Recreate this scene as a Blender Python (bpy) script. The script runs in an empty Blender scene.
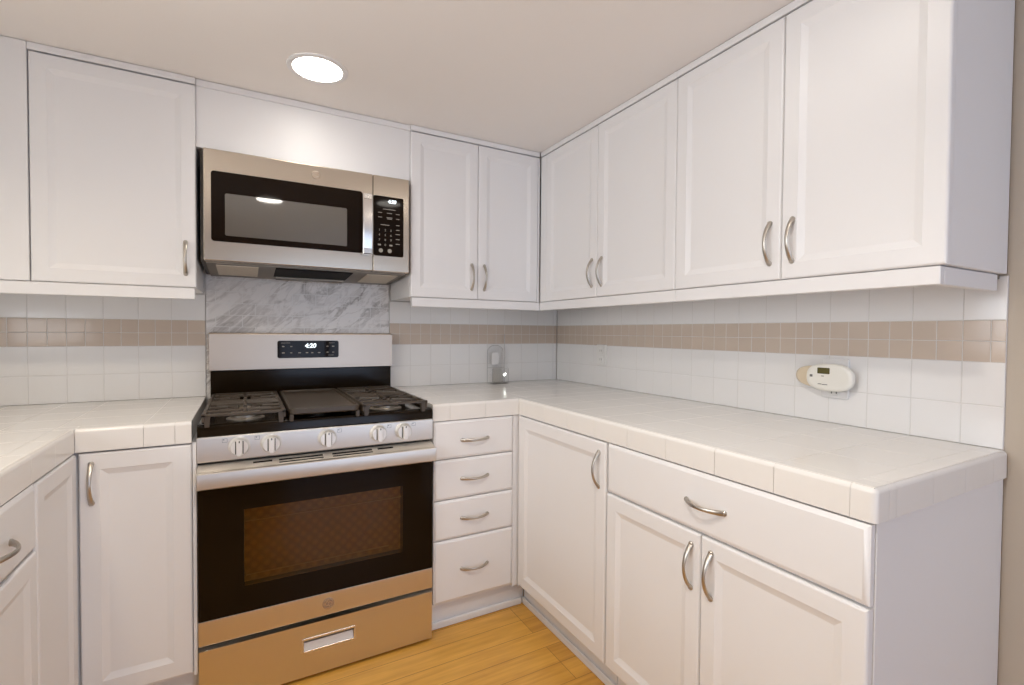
import bpy, bmesh, math, random
from mathutils import Vector, Matrix

random.seed(7)
S = bpy.context.scene
COL = S.collection
PI = math.pi

# ------------------------------------------------------------------ camera
cam_data = bpy.data.cameras.new('camera')
cam = bpy.data.objects.new('camera', cam_data)
COL.objects.link(cam)
cam_data.sensor_fit = 'HORIZONTAL'
cam_data.sensor_width = 36.0
cam_data.lens = 483.88 * 36.0 / 1024.0
cam_data.clip_start = 0.02
YAW, PITCH, ROLL = -0.5026, -0.0221, 0.0074
fwd = Vector((-math.sin(YAW) * math.cos(PITCH), math.cos(YAW) * math.cos(PITCH), math.sin(PITCH)))
rgt = Vector((math.cos(YAW), math.sin(YAW), 0))
upv = rgt.cross(fwd)
r2 = rgt * math.cos(ROLL) + upv * math.sin(ROLL)
u2 = -rgt * math.sin(ROLL) + upv * math.cos(ROLL)
m3 = Matrix((r2, u2, -fwd)).transposed()
cam.matrix_world = Matrix.Translation((-1.6182, -2.3907, 1.1758)) @ m3.to_4x4()
S.camera = cam

# ------------------------------------------------------------------ world, lights, exposure
S.view_settings.view_transform = 'Standard'
S.view_settings.look = 'None'
S.view_settings.gamma = 1.0
S.view_settings.use_curve_mapping = False
S.view_settings.exposure = 0.74
w = bpy.data.worlds.new('world')
S.world = w
w.use_nodes = True
w.node_tree.nodes['Background'].inputs[0].default_value = (0.75, 0.86, 1.0, 1)
w.node_tree.nodes['Background'].inputs[1].default_value = 1.0


def area_light(name, loc, rot, sx, sy, power, color):
    l = bpy.data.lights.new(name, 'AREA')
    l.shape = 'RECTANGLE'
    l.size, l.size_y = sx, sy
    l.energy, l.color = power, color
    o = bpy.data.objects.new(name, l)
    o.location, o.rotation_euler = loc, rot
    COL.objects.link(o)
    return o


# daylight entering by the wide glazed opening behind the photographer
area_light('window_daylight', (-0.70, -4.42, 1.1), (PI / 2 + 0.3, 0, 0), 1.15, 1.9, 9.5, (0.50, 0.66, 1.0))
# fill daylight from an unseen window, added over the left counter
area_light('fill_window_daylight', (-2.80, -1.75, 1.5), (0, -PI / 2 - 0.30, 0), 0.85, 1.5, 11.3, (0.975, 0.98, 1.0))

CAN_POWER = 1.3
CAN_COLOR = (1.0, 0.955, 0.895)
CEIL = 2.067


# ------------------------------------------------------------------ materials
def new_mat(name):
    m = bpy.data.materials.new(name)
    m.use_nodes = True
    nt = m.node_tree
    return m, nt, nt.nodes, nt.links, nt.nodes['Principled BSDF']


def mat(name, color, rough=0.5, metal=0.0, spec=0.5, noise=0.0, nscale=8.0, bump=0.0, bscale=60.0, coat=0.0):
    m, nt, N, L, b = new_mat(name)
    b.inputs['Base Color'].default_value = (*color, 1)
    b.inputs['Roughness'].default_value = rough
    b.inputs['Metallic'].default_value = metal
    b.inputs['Specular IOR Level'].default_value = spec
    b.inputs['Coat Weight'].default_value = coat
    tc = N.new('ShaderNodeTexCoord')
    if noise:
        n = N.new('ShaderNodeTexNoise')
        n.inputs['Scale'].default_value = nscale
        n.inputs['Detail'].default_value = 3
        L.new(tc.outputs['Object'], n.inputs['Vector'])
        r = N.new('ShaderNodeMapRange')
        r.inputs['To Min'].default_value = 1 - noise
        r.inputs['To Max'].default_value = 1 + noise
        L.new(n.outputs['Fac'], r.inputs['Value'])
        mx = N.new('ShaderNodeMix')
        mx.data_type = 'RGBA'
        mx.blend_type = 'MULTIPLY'
        mx.inputs['Factor'].default_value = 1
        mx.inputs['A'].default_value = (*color, 1)
        L.new(r.outputs['Result'], mx.inputs['B'])
        L.new(mx.outputs['Result'], b.inputs['Base Color'])
    if bump:
        n = N.new('ShaderNodeTexNoise')
        n.inputs['Scale'].default_value = bscale
        L.new(tc.outputs['Object'], n.inputs['Vector'])
        bp = N.new('ShaderNodeBump')
        bp.inputs['Strength'].default_value = bump
        bp.inputs['Distance'].default_value = 0.002
        L.new(n.outputs['Fac'], bp.inputs['Height'])
        L.new(bp.outputs['Normal'], b.inputs['Normal'])
    return m


def emit(name, color, strength):
    m, nt, N, L, b = new_mat(name)
    b.inputs['Base Color'].default_value = (*color, 1)
    b.inputs['Emission Color'].default_value = (*color, 1)
    b.inputs['Emission Strength'].default_value = strength
    return m


def steel(name, color, rough, aniso=0.75):
    m, nt, N, L, b = new_mat(name)
    b.inputs['Base Color'].default_value = (*color, 1)
    b.inputs['Metallic'].default_value = 1
    b.inputs['Roughness'].default_value = rough
    b.inputs['Anisotropic'].default_value = aniso
    t = N.new('ShaderNodeTangent')
    t.direction_type = 'RADIAL'
    t.axis = 'Z'
    L.new(t.outputs['Tangent'], b.inputs['Tangent'])
    tc = N.new('ShaderNodeTexCoord')
    mp = N.new('ShaderNodeMapping')
    mp.inputs['Scale'].default_value = (2, 40, 1400)
    L.new(tc.outputs['Object'], mp.inputs['Vector'])
    n = N.new('ShaderNodeTexNoise')
    n.inputs['Scale'].default_value = 1
    n.inputs['Detail'].default_value = 2
    L.new(mp.outputs['Vector'], n.inputs['Vector'])
    r = N.new('ShaderNodeMapRange')
    r.inputs['To Min'].default_value = rough - 0.004
    r.inputs['To Max'].default_value = rough + 0.005
    L.new(n.outputs['Fac'], r.inputs['Value'])
    L.new(r.outputs['Result'], b.inputs['Roughness'])
    return m


def mix_clear(name, tint, gloss, gloss_rough=0.03, base=None, base_fac=0.0, ior=1.5):
    """thin pane: see-through with a mirror-like sheen, optionally a dark film"""
    m = bpy.data.materials.new(name)
    m.use_nodes = True
    nt = m.node_tree
    N, L = nt.nodes, nt.links
    N.clear()
    out = N.new('ShaderNodeOutputMaterial')
    tr = N.new('ShaderNodeBsdfTransparent')
    tr.inputs[0].default_value = (*tint, 1)
    gl = N.new('ShaderNodeBsdfGlossy')
    gl.inputs['Roughness'].default_value = gloss_rough
    fr = N.new('ShaderNodeFresnel')
    fr.inputs['IOR'].default_value = ior
    ad = N.new('ShaderNodeMath')
    ad.operation = 'ADD'
    ad.inputs[1].default_value = gloss
    L.new(fr.outputs[0], ad.inputs[0])
    mx = N.new('ShaderNodeMixShader')
    L.new(ad.outputs[0], mx.inputs[0])
    src = tr
    if base is not None:
        df = N.new('ShaderNodeBsdfDiffuse')
        df.inputs[0].default_value = (*base, 1)
        m0 = N.new('ShaderNodeMixShader')
        m0.inputs[0].default_value = base_fac
        L.new(tr.outputs[0], m0.inputs[1])
        L.new(df.outputs[0], m0.inputs[2])
        src = m0
    L.new(src.outputs[0], mx.inputs[1])
    L.new(gl.outputs[0], mx.inputs[2])
    L.new(mx.outputs[0], out.inputs[0])
    return m


def marble_mat():
    m, nt, N, L, b = new_mat('marble subway tile')
    tc = N.new('ShaderNodeTexCoord')
    sp = N.new('ShaderNodeSeparateXYZ')
    L.new(tc.outputs['Object'], sp.inputs[0])
    cb = N.new('ShaderNodeCombineXYZ')
    L.new(sp.outputs['X'], cb.inputs['X'])
    L.new(sp.outputs['Z'], cb.inputs['Y'])
    rot = N.new('ShaderNodeMapping')
    rot.inputs['Rotation'].default_value = (0, 0, math.radians(-42))
    L.new(cb.outputs[0], rot.inputs['Vector'])
    stretch = N.new('ShaderNodeMapping')
    stretch.inputs['Scale'].default_value = (2.4, 6.0, 1)
    L.new(rot.outputs[0], stretch.inputs['Vector'])
    rot = stretch

    def ridge(scale, width, detail):
        n = N.new('ShaderNodeTexNoise')
        n.inputs['Scale'].default_value = scale
        n.inputs['Detail'].default_value = detail
        n.inputs['Roughness'].default_value = 0.6
        n.inputs['Distortion'].default_value = 0.6
        L.new(rot.outputs[0], n.inputs['Vector'])
        s = N.new('ShaderNodeMath')
        s.operation = 'SUBTRACT'
        s.inputs[1].default_value = 0.5
        L.new(n.outputs['Fac'], s.inputs[0])
        a = N.new('ShaderNodeMath')
        a.operation = 'ABSOLUTE'
        L.new(s.outputs[0], a.inputs[0])
        r = N.new('ShaderNodeMapRange')
        r.inputs['From Min'].default_value = 0
        r.inputs['From Max'].default_value = width
        r.inputs['To Min'].default_value = 1
        r.inputs['To Max'].default_value = 0
        L.new(a.outputs[0], r.inputs['Value'])
        return r
    v1 = ridge(1.5, 0.06, 5)
    v2 = ridge(3.4, 0.05, 3)
    cl = N.new('ShaderNodeTexNoise')
    cl.inputs['Scale'].default_value = 0.9
    cl.inputs['Detail'].default_value = 4
    L.new(rot.outputs[0], cl.inputs['Vector'])
    m1 = N.new('ShaderNodeMix')
    m1.data_type = 'RGBA'
    m1.inputs['A'].default_value = (0.82, 0.79, 0.775, 1)
    m1.inputs['B'].default_value = (0.33, 0.295, 0.27, 1)
    f = N.new('ShaderNodeMath')
    f.operation = 'MULTIPLY_ADD'
    f.inputs[1].default_value = 0.35
    L.new(v2.outputs[0], f.inputs[0])
    f1 = N.new('ShaderNodeMath')
    f1.operation = 'MULTIPLY'
    f1.inputs[1].default_value = 0.75
    L.new(v1.outputs[0], f1.inputs[0])
    L.new(f1.outputs[0], f.inputs[2])
    cr = N.new('ShaderNodeMapRange')
    cr.inputs['From Min'].default_value = 0.35
    cr.inputs['From Max'].default_value = 0.7
    cr.inputs['To Min'].default_value = 0.35
    cr.inputs['To Max'].default_value = 1.2
    L.new(cl.outputs['Fac'], cr.inputs['Value'])
    f2 = N.new('ShaderNodeMath')
    f2.operation = 'MULTIPLY'
    f2.use_clamp = True
    L.new(f.outputs[0], f2.inputs[0])
    L.new(cr.outputs[0], f2.inputs[1])
    L.new(f2.outputs[0], m1.inputs['Factor'])
    br = N.new('ShaderNodeTexBrick')
    br.offset = 0.5
    br.inputs['Scale'].default_value = 1
    br.inputs['Mortar Size'].default_value = 0.0013
    br.inputs['Brick Width'].default_value = 0.0985
    br.inputs['Row Height'].default_value = 0.05
    off = N.new('ShaderNodeMapping')
    off.inputs['Location'].default_value = (5.03, 2.012, 0)
    L.new(cb.outputs[0], off.inputs['Vector'])
    L.new(off.outputs[0], br.inputs['Vector'])
    m2 = N.new('ShaderNodeMix')
    m2.data_type = 'RGBA'
    L.new(m1.outputs['Result'], m2.inputs['A'])
    m2.inputs['B'].default_value = (0.80, 0.79, 0.78, 1)
    L.new(br.outputs['Fac'], m2.inputs['Factor'])
    L.new(m2.outputs['Result'], b.inputs['Base Color'])
    b.inputs['Roughness'].default_value = 0.3
    return m


def floor_mat():
    m, nt, N, L, b = new_mat('bamboo planks')
    tc = N.new('ShaderNodeTexCoord')
    br = N.new('ShaderNodeTexBrick')
    br.offset = 0.37
    br.offset_frequency = 3
    br.inputs['Scale'].default_value = 1
    br.inputs['Mortar Size'].default_value = 0.0011
    br.inputs['Mortar Smooth'].default_value = 0.3
    br.inputs['Brick Width'].default_value = 1.83
    br.inputs['Row Height'].default_value = 0.094
    br.inputs['Color1'].default_value = (0.0, 0.0, 0.0, 1)
    br.inputs['Color2'].default_value = (1, 1, 1, 1)
    mp = N.new('ShaderNodeMapping')
    mp.inputs['Location'].default_value = (4.3, 5.688, 0)
    L.new(tc.outputs['Object'], mp.inputs['Vector'])
    L.new(mp.outputs[0], br.inputs['Vector'])
    g = N.new('ShaderNodeMapping')
    g.inputs['Scale'].default_value = (2.2, 70, 1)
    L.new(tc.outputs['Object'], g.inputs['Vector'])
    n = N.new('ShaderNodeTexNoise')
    n.inputs['Scale'].default_value = 1.0
    n.inputs['Detail'].default_value = 5
    L.new(g.outputs[0], n.inputs['Vector'])
    k = N.new('ShaderNodeMapping')
    k.inputs['Scale'].default_value = (5, 24, 1)
    L.new(tc.outputs['Object'], k.inputs['Vector'])
    kn = N.new('ShaderNodeTexNoise')
    kn.inputs['Scale'].default_value = 1.3
    kn.inputs['Detail'].default_value = 2
    L.new(k.outputs[0], kn.inputs['Vector'])
    ramp = N.new('ShaderNodeValToRGB')
    ramp.color_ramp.elements[0].position = 0.25
    ramp.color_ramp.elements[0].color = (0.50, 0.225, 0.032, 1)
    ramp.color_ramp.elements[1].position = 0.75
    ramp.color_ramp.elements[1].color = (0.86, 0.475, 0.095, 1)
    a = N.new('ShaderNodeMath')
    a.operation = 'MULTIPLY_ADD'
    a.inputs[1].default_value = 0.45
    L.new(n.outputs['Fac'], a.inputs[0])
    a2 = N.new('ShaderNodeMath')
    a2.operation = 'MULTIPLY_ADD'
    a2.inputs[1].default_value = 0.35
    L.new(kn.outputs['Fac'], a2.inputs[0])
    a3 = N.new('ShaderNodeMath')
    a3.operation = 'MULTIPLY'
    a3.inputs[1].default_value = 0.16
    sc = N.new('ShaderNodeSeparateColor')
    L.new(br.outputs['Color'], sc.inputs[0])
    L.new(sc.outputs[0], a3.inputs[0])
    L.new(a3.outputs[0], a2.inputs[2])
    L.new(a2.outputs[0], a.inputs[2])
    L.new(a.outputs[0], ramp.inputs[0])
    mx = N.new('ShaderNodeMix')
    mx.data_type = 'RGBA'
    L.new(ramp.outputs[0], mx.inputs['A'])
    mx.inputs['B'].default_value = (0.19, 0.075, 0.018, 1)
    ff = N.new('ShaderNodeMath')
    ff.operation = 'MULTIPLY'
    ff.inputs[1].default_value = 0.75
    L.new(br.outputs['Fac'], ff.inputs[0])
    L.new(ff.outputs[0], mx.inputs['Factor'])
    L.new(mx.outputs['Result'], b.inputs['Base Color'])
    b.inputs['Roughness'].default_value = 0.34
    return m


def oven_back_mat():
    """dark brown enamel with a grid of soft dots"""
    m, nt, N, L, b = new_mat('oven dotted lining')
    tc = N.new('ShaderNodeTexCoord')
    mp = N.new('ShaderNodeMapping')
    mp.inputs['Scale'].default_value = (38, 1, 38)
    mp.inputs['Rotation'].default_value = (0, math.radians(45), 0)
    L.new(tc.outputs['Object'], mp.inputs['Vector'])
    v = N.new('ShaderNodeTexVoronoi')
    v.inputs['Randomness'].default_value = 0.0
    v.inputs['Scale'].default_value = 1.0
    L.new(mp.outputs[0], v.inputs['Vector'])
    r = N.new('ShaderNodeValToRGB')
    r.color_ramp.elements[0].position = 0.15
    r.color_ramp.elements[0].color = (0.88, 0.60, 0.25, 1)
    r.color_ramp.elements[1].position = 0.55
    r.color_ramp.elements[1].color = (0.52, 0.34, 0.13, 1)
    L.new(v.outputs['Distance'], r.inputs[0])
    L.new(r.outputs[0], b.inputs['Base Color'])
    b.inputs['Roughness'].default_value = 0.5
    return m


M_cab = mat('white thermofoil', (0.845, 0.83, 0.83), 0.38, noise=0.008, nscale=3)
M_trim = mat('white painted trim', (0.845, 0.83, 0.83), 0.45, noise=0.01)
M_carc = mat('white cabinet body', (0.845, 0.83, 0.83), 0.45, noise=0.01)
M_toe = mat('white toe kick paint', (0.80, 0.80, 0.82), 0.5, noise=0.02)
M_tile = mat('white glazed tile', (0.87, 0.85, 0.835), 0.12, noise=0.015, nscale=5, bump=0.05, bscale=18)
M_top = mat('ivory glazed counter tile', (0.85, 0.82, 0.785), 0.16, noise=0.03, nscale=6, bump=0.04, bscale=14)
M_band = mat('pinkish beige glazed tile', (0.63, 0.52, 0.43), 0.14, noise=0.06, nscale=9, bump=0.05, bscale=20)
M_grout = mat('pale grout', (0.74, 0.715, 0.69), 0.85, noise=0.03, nscale=20)
M_grout_top = mat('counter grout', (0.78, 0.745, 0.705), 0.85, noise=0.03, nscale=20)
M_wall = mat('warm beige wall paint', (0.56, 0.485, 0.40), 0.7, noise=0.01, bump=0.08, bscale=150)
M_white_wall = mat('off white wall paint', (0.80, 0.77, 0.73), 0.7, noise=0.01)
M_ceil = mat('ceiling paint', (0.90, 0.855, 0.82), 0.8, noise=0.01, bump=0.06, bscale=90)
M_floor = floor_mat()
M_marble = marble_mat()
M_steel = steel('brushed stainless', (0.72, 0.67, 0.61), 0.36)
M_steel_back = steel('backguard stainless', (0.52, 0.43, 0.35), 0.32)
M_steel_satin = mat('satin stainless ledge', (0.74, 0.69, 0.63), 0.5, metal=0.55, noise=0.01)
M_steel_oven = steel('microwave stainless', (0.60, 0.53, 0.445), 0.26)
M_steel_hi = steel('bright stainless', (0.76, 0.735, 0.71), 0.24, 0.5)
M_nickel = mat('brushed nickel', (0.52, 0.48, 0.43), 0.36, metal=1.0, noise=0.03, nscale=40)
M_knob = mat('satin silver knob', (0.82, 0.80, 0.78), 0.36, metal=0.4, noise=0.01)
M_black = mat('black gloss enamel', (0.012, 0.007, 0.003), 0.13, spec=0.16, noise=0.1)
M_glass = mat('black oven glass', (0.010, 0.0055, 0.003), 0.05, spec=0.13, noise=0.1)
M_iron = mat('cast iron', (0.055, 0.040, 0.027), 0.38, noise=0.12, nscale=40, bump=0.2, bscale=220)
M_griddle = mat('griddle plate', (0.052, 0.038, 0.025), 0.38, noise=0.06, nscale=14, bump=0.08, bscale=200)
M_burner = mat('burner aluminium', (0.55, 0.50, 0.44), 0.35, metal=0.9, noise=0.05)
M_dark = mat('matt black', (0.008, 0.006, 0.005), 0.6, spec=0.1, noise=0.1)
M_body = mat('dark grey case', (0.045, 0.038, 0.032), 0.45, noise=0.05)
M_under = steel('underside steel', (0.26, 0.22, 0.175), 0.38)
M_filter = mat('aluminium mesh filter', (0.66, 0.58, 0.47), 0.5, metal=0.3, noise=0.3, nscale=260)
M_mark = mat('pale printed legend', (0.42, 0.38, 0.33), 0.6, noise=0.02)
M_markdark = mat('grey printed legend', (0.16, 0.15, 0.14), 0.6, noise=0.02)
M_digit = emit('lit clock digits', (0.85, 0.95, 1.0), 0.9)
M_lamp = emit('lamp lens', (1.0, 0.95, 0.86), 9.0)
M_ovenback = oven_back_mat()
M_ovenglass = mix_clear('tinted oven window', (0.70, 0.57, 0.36), 0.0, 0.03)
M_mwglass = mat('grey mirrored window mesh', (0.095, 0.085, 0.070), 0.045, spec=1.0, noise=0.03, nscale=300, coat=1.0)
M_plastic = mat('white plastic', (0.82, 0.80, 0.77), 0.35, noise=0.01)
M_ivory = mat('warm white plastic', (0.84, 0.81, 0.74), 0.38, noise=0.01)
M_back_shadow = mat('shade-toned back plastic', (0.72, 0.60, 0.44), 0.45, noise=0.02)
M_lcd = mat('olive liquid crystal display', (0.10, 0.085, 0.025), 0.25, noise=0.05)
M_pane = mix_clear('clear window pane', (0.97, 0.98, 0.98), 0.0, 0.02)
M_acrylic = mix_clear('clear acrylic', (0.99, 0.992, 0.992), 0.0, 0.05, ior=1.2)
M_greyline = mat('grey smoked acrylic edge', (0.50, 0.48, 0.48), 0.3, noise=0.03)
M_card = mat('white paper card', (0.83, 0.81, 0.80), 0.6, noise=0.01)
M_emblem = mat('emblem disc', (0.40, 0.31, 0.23), 0.35, metal=0.8, noise=0.03)
M_led = emit('small white led', (0.95, 1.0, 0.92), 3.0)


# ------------------------------------------------------------------ mesh helpers
def bm_new():
    return bmesh.new()


def box(bm, x0, x1, y0, y1, z0, z1, bevel=0.0, seg=2, pick=None, mi=0):
    t = bmesh.new()
    bmesh.ops.create_cube(t, size=1)
    for v in t.verts:
        v.co = Vector(((x0 + x1) / 2 + v.co.x * (x1 - x0), (y0 + y1) / 2 + v.co.y * (y1 - y0), (z0 + z1) / 2 + v.co.z * (z1 - z0)))
    if bevel:
        ed = [e for e in t.edges if pick is None or pick(e)]
        bmesh.ops.bevel(t, geom=ed, offset=bevel, segments=seg, profile=0.5, affect='EDGES')
    merge(bm, t, mi)


def merge(bm, t, mi=0, mtx=None):
    vm = {}
    for v in t.verts:
        vm[v] = bm.verts.new(mtx @ v.co if mtx else v.co)
    for f in t.faces:
        try:
            nf = bm.faces.new([vm[v] for v in f.verts])
            nf.material_index = mi
        except ValueError:
            pass
    t.free()


def prism(bm, poly, axis, a, b, mi=0):
    """extrude a 2D polygon along an axis: axis 'x' poly=(y,z); 'y' poly=(x,z); 'z' poly=(x,y)"""
    def at(p, t):
        return {'x': (t, p[0], p[1]), 'y': (p[0], t, p[1]), 'z': (p[0], p[1], t)}[axis]
    va = [bm.verts.new(at(p, a)) for p in poly]
    vb = [bm.verts.new(at(p, b)) for p in poly]
    n = len(poly)
    fs = [bm.faces.new(va), bm.faces.new(vb[::-1])]
    for i in range(n):
        j = (i + 1) % n
        fs.append(bm.faces.new((va[j], va[i], vb[i], vb[j])))
    for f in fs:
        f.material_index = mi


def rings(bm, levels, cap0=True, cap1=True, mi=0):
    """levels: list of vertex loops (same count) joined in order"""
    rr = [[bm.verts.new(p) for p in lv] for lv in levels]
    n = len(rr[0])
    for a, b in zip(rr, rr[1:]):
        for i in range(n):
            j = (i + 1) % n
            f = bm.faces.new((a[i], a[j], b[j], b[i]))
            f.material_index = mi
    if cap0:
        bm.faces.new(rr[0][::-1]).material_index = mi
    if cap1:
        bm.faces.new(rr[-1]).material_index = mi


def rrect(x0, x1, z0, z1, r, n=4):
    pts = []
    for cx, cz, a0 in ((x1 - r, z1 - r, 0), (x0 + r, z1 - r, 90), (x0 + r, z0 + r, 180), (x1 - r, z0 + r, 270)):
        for i in range(n + 1):
            a = math.radians(a0 + 90 * i / n)
            pts.append((cx + r * math.cos(a), cz + r * math.sin(a)))
    return pts


def plate(bm, x0, x1, z0, z1, y_back, y_front, r=0.006, ch=0.001, mi=0):
    """rounded rectangular plate facing -y"""
    def lv(inset, y):
        return [(p[0], y, p[1]) for p in rrect(x0 + inset, x1 - inset, z0 + inset, z1 - inset, max(r - inset, 0.0005))]
    rings(bm, [lv(0, y_back), lv(0, y_front + ch), lv(ch, y_front)], mi=mi)


def lathe(bm, prof, center, axis='y', n=28, mi=0):
    """prof: (radius, offset along axis)"""
    c = Vector(center)
    lv = []
    for r, t in prof:
        ring = []
        for i in range(n):
            a = 2 * PI * i / n
            u, v = r * math.cos(a), r * math.sin(a)
            ring.append(c + {'y': Vector((u, t, v)), 'z': Vector((u, v, t)), 'x': Vector((t, u, v))}[axis])
        lv.append(ring)
    rings(bm, lv, mi=mi)


def tube(bm, pts, rad, n=8, mi=0, flat=1.0, side=None):
    """sweep an ellipse; rad is a number or list; 'side' is the wide direction when flat != 1"""
    P = [Vector(p) for p in pts]
    R = rad if isinstance(rad, (list, tuple)) else [rad] * len(P)
    lv = []
    for i, p in enumerate(P):
        d = (P[min(i + 1, len(P) - 1)] - P[max(i - 1, 0)]).normalized()
        s = Vector(side) if side else (Vector((0, 0, 1)) if abs(d.z) < 0.9 else Vector((1, 0, 0)))
        a = (s - d * s.dot(d)).normalized()
        b = d.cross(a)
        lv.append([p + a * (R[i] * flat * math.cos(2 * PI * k / n)) + b * (R[i] * math.sin(2 * PI * k / n)) for k in range(n)])
    rings(bm, lv, mi=mi)


def door_bm(u0, u1, z0, z1, d, t=0.019, frame=0.044, slope=0.018, depth=0.007, lip=0.005):
    """routed door facing -y with front face at y=-d"""
    bm = bm_new()

    def lv(i, y):
        return [(u0 + i, y, z0 + i), (u1 - i, y, z0 + i), (u1 - i, y, z1 - i), (u0 + i, y, z1 - i)]
    f = -d
    L_ = [lv(0, f + t), lv(0, f + lip), lv(lip * 0.35, f + lip * 0.3), lv(lip, f)]
    if frame:
        L_ += [lv(frame - 0.001, f), lv(frame + 0.001, f + 0.0015), lv(frame + slope - 0.003, f + depth - 0.0008), lv(frame + slope, f + depth)]
    rings(bm, L_)
    return bm


def drawer_bm(u0, u1, z0, z1, d, t=0.019):
    bm = bm_new()

    def lv(i, y):
        return [(u0 + i, y, z0 + i), (u1 - i, y, z0 + i), (u1 - i, y, z1 - i), (u0 + i, y, z1 - i)]
    f = -d
    rings(bm, [lv(0, f + t), lv(0, f + 0.006), lv(0.009, f + 0.0006), lv(0.011, f)])
    return bm


def handle_bm(u, z, d, length=0.112, vertical=True, bow=0.027):
    bm = bm_new()
    pts, rad = [], []
    n = 18
    for i in range(n + 1):
        t = i / n
        s = (t - 0.5) * length
        o = bow * (math.sin(PI * t) ** 0.75)
        p = (u, -d - o, z + s) if vertical else (u + s, -d - o, z)
        pts.append(p)
        e = abs(2 * t - 1)
        rad.append(0.0033 + 0.0018 * e ** 2)
    tube(bm, pts, rad, n=10, flat=1.45, side=(1, 0, 0) if vertical else (0, 0, 1))
    for k in (-0.5, 0.5):
        c = (u, -d, z + k * length) if vertical else (u + k * length, -d, z)
        lathe(bm, [(0.0072, 0.0015), (0.0072, -0.003), (0.0045, -0.006)], c, 'y', 14)
    return bm


# run frames: every cabinet run is authored facing -y with its wall at y=0
RUN_BACK = Matrix.Identity(4)
RUN_RIGHT = Matrix.Rotation(-PI / 2, 4, 'Z')
LEFT_X = -2.67
RUN_LEFT = Matrix.Translation((LEFT_X, 0, 0)) @ Matrix.Rotation(PI / 2, 4, 'Z')


def finish(name, bm, mats, parent=None, run=RUN_BACK, angle=35, smooth=True):
    bmesh.ops.recalc_face_normals(bm, faces=bm.faces[:])
    me = bpy.data.meshes.new(name)
    top = parent
    while top is not None and top.parent is not None:
        top = top.parent
    base = Matrix.Identity(4)
    if top is not None:
        base = (Matrix.Translation(top.location) @ Matrix.Rotation(top.rotation_euler.z, 4, 'Z')).inverted()
    bm.transform(base @ run)
    bm.to_mesh(me)
    bm.free()
    for m in (mats if isinstance(mats, (list, tuple)) else [mats]):
        me.materials.append(m)
    if smooth:
        for p in me.polygons:
            p.use_smooth = True
        me.set_sharp_from_angle(angle=math.radians(angle))
    o = bpy.data.objects.new(name, me)
    COL.objects.link(o)
    if smooth:
        wn = o.modifiers.new('weighted normals', 'WEIGHTED_NORMAL')
        wn.keep_sharp = True
    if parent is not None:
        o.parent = parent
    return o


def thing(name, label, cat, loc, group=None, rotz=0.0):
    o = bpy.data.objects.new(name, None)
    o.empty_display_size = 0.05
    o.location = loc
    o.rotation_euler = (0, 0, rotz)
    COL.objects.link(o)
    return tag(o, label, cat, group)


def tag(o, label, cat, group=None):
    o['label'] = label
    o['category'] = cat
    if group:
        o['group'] = group
    return o


def structure(o):
    o['kind'] = 'structure'
    return o


def text_bm(s, size, loc, extrude=0.0003, shear=0.0, bold=0.0):
    """text lying in the xz plane facing -y, centred on loc"""
    c = bpy.data.curves.new('t', 'FONT')
    c.body = s
    c.size = size
    c.extrude = extrude
    c.shear = shear
    c.offset = bold
    c.align_x = 'CENTER'
    c.align_y = 'CENTER'
    o = bpy.data.objects.new('t', c)
    COL.objects.link(o)
    dg = bpy.context.evaluated_depsgraph_get()
    me = bpy.data.meshes.new_from_object(o.evaluated_get(dg))
    bm = bm_new()
    bm.from_mesh(me)
    bm.transform(Matrix.Translation(loc) @ Matrix.Rotation(PI / 2, 4, 'X'))
    bpy.data.objects.remove(o)
    bpy.data.curves.remove(c)
    bpy.data.meshes.remove(me)
    return bm


# ------------------------------------------------------------------ room shell
ROOM_Y = -4.30
WT = 0.008     # tile stands this far proud of the wall
bm = bm_new()
box(bm, LEFT_X - 0.1, 0.12, ROOM_Y - 0.1, 0.12, -0.06, 0.0)
structure(finish('floor', bm, M_floor))
bm = bm_new()
box(bm, LEFT_X - 0.1, 0.12, ROOM_Y - 0.1, 0.12, CEIL, CEIL + 0.06)
structure(finish('ceiling', bm, M_ceil))
bm = bm_new()
box(bm, LEFT_X - 0.1, 0.12, WT, 0.12, 0.0, CEIL)
structure(finish('wall_back', bm, M_white_wall))
bm = bm_new()
box(bm, WT, 0.12, ROOM_Y - 0.1, WT, 0.0, CEIL)
structure(finish('wall_right', bm, M_wall))
bm = bm_new()
ly0, ly1, lz0, lz1 = -2.5, -1.0, 1.07, 1.93
box(bm, LEFT_X - 0.1, LEFT_X, ROOM_Y - 0.1, ly0, 0.0, CEIL)
box(bm, LEFT_X - 0.1, LEFT_X, ly1, WT, 0.0, CEIL)
box(bm, LEFT_X - 0.1, LEFT_X, ly0, ly1, 0.0, lz0)
box(bm, LEFT_X - 0.1, LEFT_X, ly0, ly1, lz1, CEIL)
structure(finish('wall_left', bm, M_white_wall))
win = structure(thing('fill_window_2', 'unseen window added over the left counter for fill daylight', 'window', (LEFT_X - 0.05, (ly0 + ly1) / 2, lz0)))  # added opening, evens the light on the right-hand fronts
del win['category']
bm = bm_new()
for a, b_ in ((ly0, ly0 + 0.045), ((ly0 + ly1) / 2 - 0.022, (ly0 + ly1) / 2 + 0.022), (ly1 - 0.045, ly1)):
    box(bm, LEFT_X - 0.08, LEFT_X - 0.02, a, b_, lz0, lz1, 0.004)
box(bm, LEFT_X - 0.08, LEFT_X - 0.02, ly0, ly1, lz0, lz0 + 0.045, 0.004)
box(bm, LEFT_X - 0.08, LEFT_X - 0.02, ly0, ly1, lz1 - 0.045, lz1, 0.004)
finish('window_frame', bm, M_trim, win)  # frame of the added fill window
bm = bm_new()
box(bm, LEFT_X - 0.053, LEFT_X - 0.049, ly0 + 0.045, ly1 - 0.045, lz0 + 0.045, lz1 - 0.045)
finish('window_pane', bm, M_pane, win)  # pane of the added fill window
bm = bm_new()
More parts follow.
